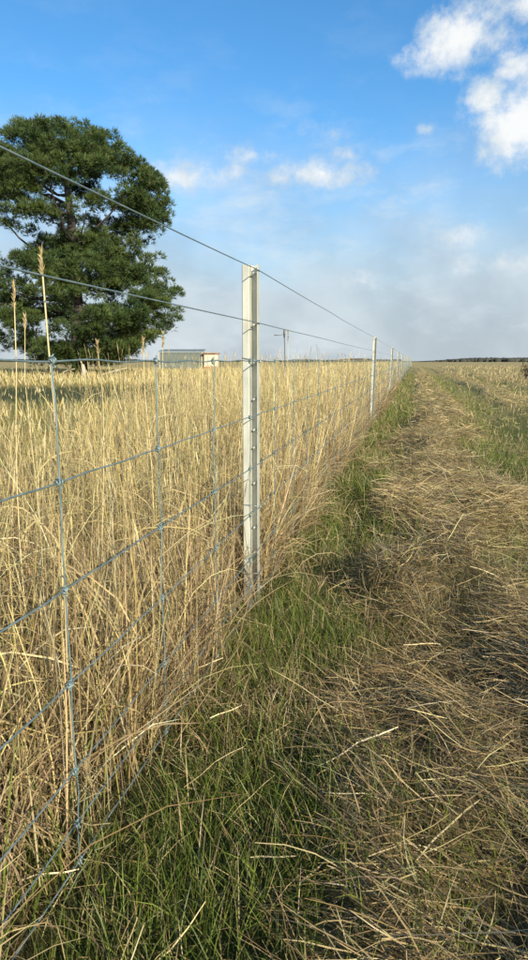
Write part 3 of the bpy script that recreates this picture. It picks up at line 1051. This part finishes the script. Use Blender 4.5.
# cut straw lying in rows
straw = Blades()
S_COL = [(.43, .325, .155), (.28, .195, .09), (.58, .46, .23), (.15, .105, .055), (.72, .60, .33), (.23, .18, .10)]
S_WT = [4, 5, 1.7, 4.5, .8, 1.2]
for (y0, y1, x1, den, ws) in [(.2, 2.4, 1.6, 21000, .80), (2.4, 4.5, 2.2, 10000, .95), (4.5, 8, 3.2, 3300, 1.15), (8, 18, 6, 560, 2.4), (18, 45, 12, 90, 5.0)]:
    n = int((y1 - y0) * x1 * den)
    P = np.stack([-.1 + x1 * U(0, 1, n) ** 1.1, U(y0, y1, n), np.zeros(n)], 1)
    s = swath(P[:, 0], P[:, 1])
    mn = fb(P[:, 0] * 2.6, P[:, 1] * 1.5, 5)
    k0, k1 = (.50, .50) if y0 < 2 else ((.34, .40) if y0 < 4 else (.18, .30))
    P = P[U(0, 1, n) < .06 + .16 * np.exp(-((P[:, 1] - 1.68) / .28) ** 2) + .85 * sstep(.2, .65, s) * (k0 + (1 - k0) * sstep(.32, .54, mn)) * (k1 + (1 - k1) * sstep(.34, .56, fb(P[:, 0] * 8, P[:, 1] * 8, 87)))]; n = len(P)
    s = swath(P[:, 0], P[:, 1])
    P[:, 2] = zg(P[:, 0], P[:, 1]) + U(.0, .06, n) * (.25 + s)
    flow = 2.6 + 3.2 * (fb(P[:, 0] * 1.6, P[:, 1] * 1.6, 81) - .5)
    phi = flow + rng.normal(0, .55, n) + np.where(U(0, 1, n) < .5, math.pi, 0)
    straw.add(P, U(.03, .17, n) * U(.7, 1.15, n), U(.0012, .0034, n) * ws, rng.normal(1.42, .22, n), rng.normal(.15, .3, n), phi, np.where((U(0, 1, n) < sstep(1.6, 6.0, P[:, 1]))[:, None], palette(n, S_COL, [4, 2.6, 3, 1.8, 1.6, 1.6]), palette(n, S_COL, S_WT)), segs=3, tip=.5, kink=.07, dphi=rng.normal(0, .5, n))
# loose pale stalks on top
n = 420
P = np.stack([U(.0, 2.2, n), .5 + 7 * U(0, 1, n) ** 1.5, np.zeros(n)], 1)
P[:, 2] = zg(P[:, 0], P[:, 1]) + U(.03, .075, n)
straw.add(P, U(.07, .22, n), U(.0016, .0032, n), rng.normal(1.47, .14, n), rng.normal(.1, .2, n), U(0, 6.28, n), palette(n, [(.62, .50, .28), (.54, .42, .23), (.70, .60, .38)], [2, 2, 1]), segs=4, tip=.6, kink=.10)
straw.build("cut_straw", M_straw, "flattened cut brown straw lying in rows along the mown strip", "straw")

# rough stubble of the right-hand field
rough = Blades()
for (y0, y1, den, ws) in [(10, 22, 34, 3.5), (22, 50, 15, 6.0), (50, 130, 4.0, 12.0)]:
    wmax = lambda q: 2.2 + .26 * q
    n = int((y1 - y0) * wmax((y0 + y1) / 2) * den)
    yv = U(y0, y1, n)
    P = np.stack([.3 + U(0, 1, n) * wmax(yv), yv, np.zeros(n)], 1)
    pt = fb(P[:, 0] * .55, P[:, 1] * .2, 91)
    keep = U(0, 1, n) < np.clip((pt - .38) * 4, .04, 1) * sstep(1.4, 4.5, P[:, 0] - .02 * P[:, 1])
    P = P[keep]; n = len(P)
    P[:, 2] = zg(P[:, 0], P[:, 1])
    rough.add(P, U(.10, .34, n), U(.003, .006, n) * ws, U(0, .4, n), U(0, .7, n), U(0, 6.28, n), palette(n, [(.50, .40, .22), (.42, .33, .18), (.34, .27, .15), (.2, .22, .08)], [3, 3, 2, 1.2]), segs=2, tip=.25)
rough.build("rough_stubble", M_dry, "rough tan stubble tufts across the right-hand field", "stubble")


# ------------------------------------------------------------------ single tall stems that stand out
def stem(u, v_top, d, lean_u, head, r0, lab, v_kn=None):
    r0 = r0 * .78
    top = at_depth(u, v_top, d)
    bx, by = top[0] + RGT[0] * lean_u, top[1] + RGT[1] * lean_u
    g = float(zg(bx, by))
    root = empty("grass_stem", (bx, by, g), lab, "grass stem", "tall grass stems above the fence mesh")
    tp = top - np.array([bx, by, g])
    pts = [tp * t + np.array([.012 * math.sin(5 * t + u), 0, 0]) * (t < 1) for t in np.linspace(0, 1, 8)]
    part("stalk", tube_mesh(pts, np.linspace(r0, r0 * .55, 8), 6, "stalk", M_stem), root)
    ax = pts[-1] - pts[-2]; ax /= np.linalg.norm(ax)
    hp = [pts[-1] + ax * head * t for t in np.linspace(-.35, 1, 7)]
    nbh = 70
    hb = Blades()
    tt = rng.uniform(-.35, 1.0, nbh)
    HP = pts[-1][None] + ax[None] * head * tt[:, None]
    hb.add(HP, rng.uniform(.010, .020, nbh), rng.uniform(.0018, .0034, nbh), np.abs(rng.normal(.30, .16, nbh)), 0.0, rng.uniform(0, 6.28, nbh), palette(nbh, [(.55, .43, .22), (.66, .55, .31), (.44, .33, .17)], [2, 1, 2]), segs=2, tip=.15, base=.4, floor=False)
    part("seed_head", np_mesh("seed_head", hb.V[0], hb.Q[0], hb.C[0], M_dry), root, kind="stuff")
    kn = pts[5]
    part("node", tube_mesh([kn - ax * .016, kn - ax * .006, kn + ax * .006, kn + ax * .016], np.array([.9, 1.6, 1.6, .9]) * r0, 6, "node", M_head), root)
    for k, (j, ln, t0, t1, ph) in enumerate([(4, .16, .35, 1.2, .3), (2, .24, .5, 1.8, 2.4), (3, .18, .3, 1.5, 4.4)]):
        b = Blades()
        b.add(np.array([pts[j]]), ln, .005, t0, t1, ph + u, np.array([[.6, .48, .24]]), segs=4, tip=.1, floor=False)
        part("dry_leaf", np_mesh("dry_leaf", b.V[0], b.Q[0], b.C[0], M_dry), root)


M_stem = simple_mat("dry_stem", (.52, .40, .19), (.66, .54, .30), 20, 0.55)
M_head = simple_mat("dry_seed_head", (.46, .34, .17), (.64, .51, .29), 90, 0.8, bump=.5)
stem(42.5, 272, 1.55, .005, .045, .0042, "tallest pale grass stem, rising past the second wire before the pine")
stem(14.5, 306, 1.75, -.03, .05, .003, "thin grass stem with a brown head at the far left, before the pine")
stem(25, 328, 2.0, .0, .03, .0022, "short thin stem between the two tallest stems at the left")
stem(98, 352, 2.1, -.01, .03, .0025, "thin stem just above the mesh between the left stay and the next")
stem(143.5, 352, 2.3, .015, .04, .0028, "pale stem left of the second stay, below the pine's right branches")
stem(163, 345, 2.5, .01, .04, .0022, "slim pale stem just right of the second stay, before the shed")
stem(288, 340, 4.5, .01, .06, .0026, "slim stem right of the nearest post beside the dark stake")


# shrub at the right edge
def shrub():
    c = at_depth(526, 384, 26.5)
    g = float(zg(c[0], c[1]))
    root = empty("small_shrub", (c[0], c[1], g), "small dark leafy shrub at the right edge of the field", "shrub")
    b = Blades()
    r = np.random.default_rng(8)
    for i in range(7):
        a = r.uniform(0, 6.28); h = r.uniform(.65, 1.0)
        e = np.array([math.cos(a) * .22, math.sin(a) * .22, h])
        pts = [e * t * np.array([t, t, 1]) if t > 0 else np.zeros(3) for t in np.linspace(0, 1, 5)]
        part("stem", tube_mesh(pts, np.linspace(.016, .005, 5), 5, "stem", M_bark), root)
        m = 26
        t = r.uniform(.25, 1, m)
        P = e[None] * np.stack([t * t, t * t, t], 1) + r.normal(0, .05, (m, 3))
        b.add(P, r.uniform(.05, .11, m), r.uniform(.02, .045, m), r.uniform(.3, 1.6, m), r.uniform(0, .8, m), r.uniform(0, 6.28, m), palette(m, [(.05, .06, .025), (.09, .08, .04), (.10, .06, .035)], [2, 1, 1]), segs=2, tip=.15, floor=False)
    part("foliage", np_mesh("foliage", np.concatenate(b.V), np.concatenate(b.Q), np.concatenate(b.C), M_green), root)


shrub()
tot = sum(len(m.polygons) for m in bpy.data.meshes)
print("POLYS", tot, "individual knots", count_ind)
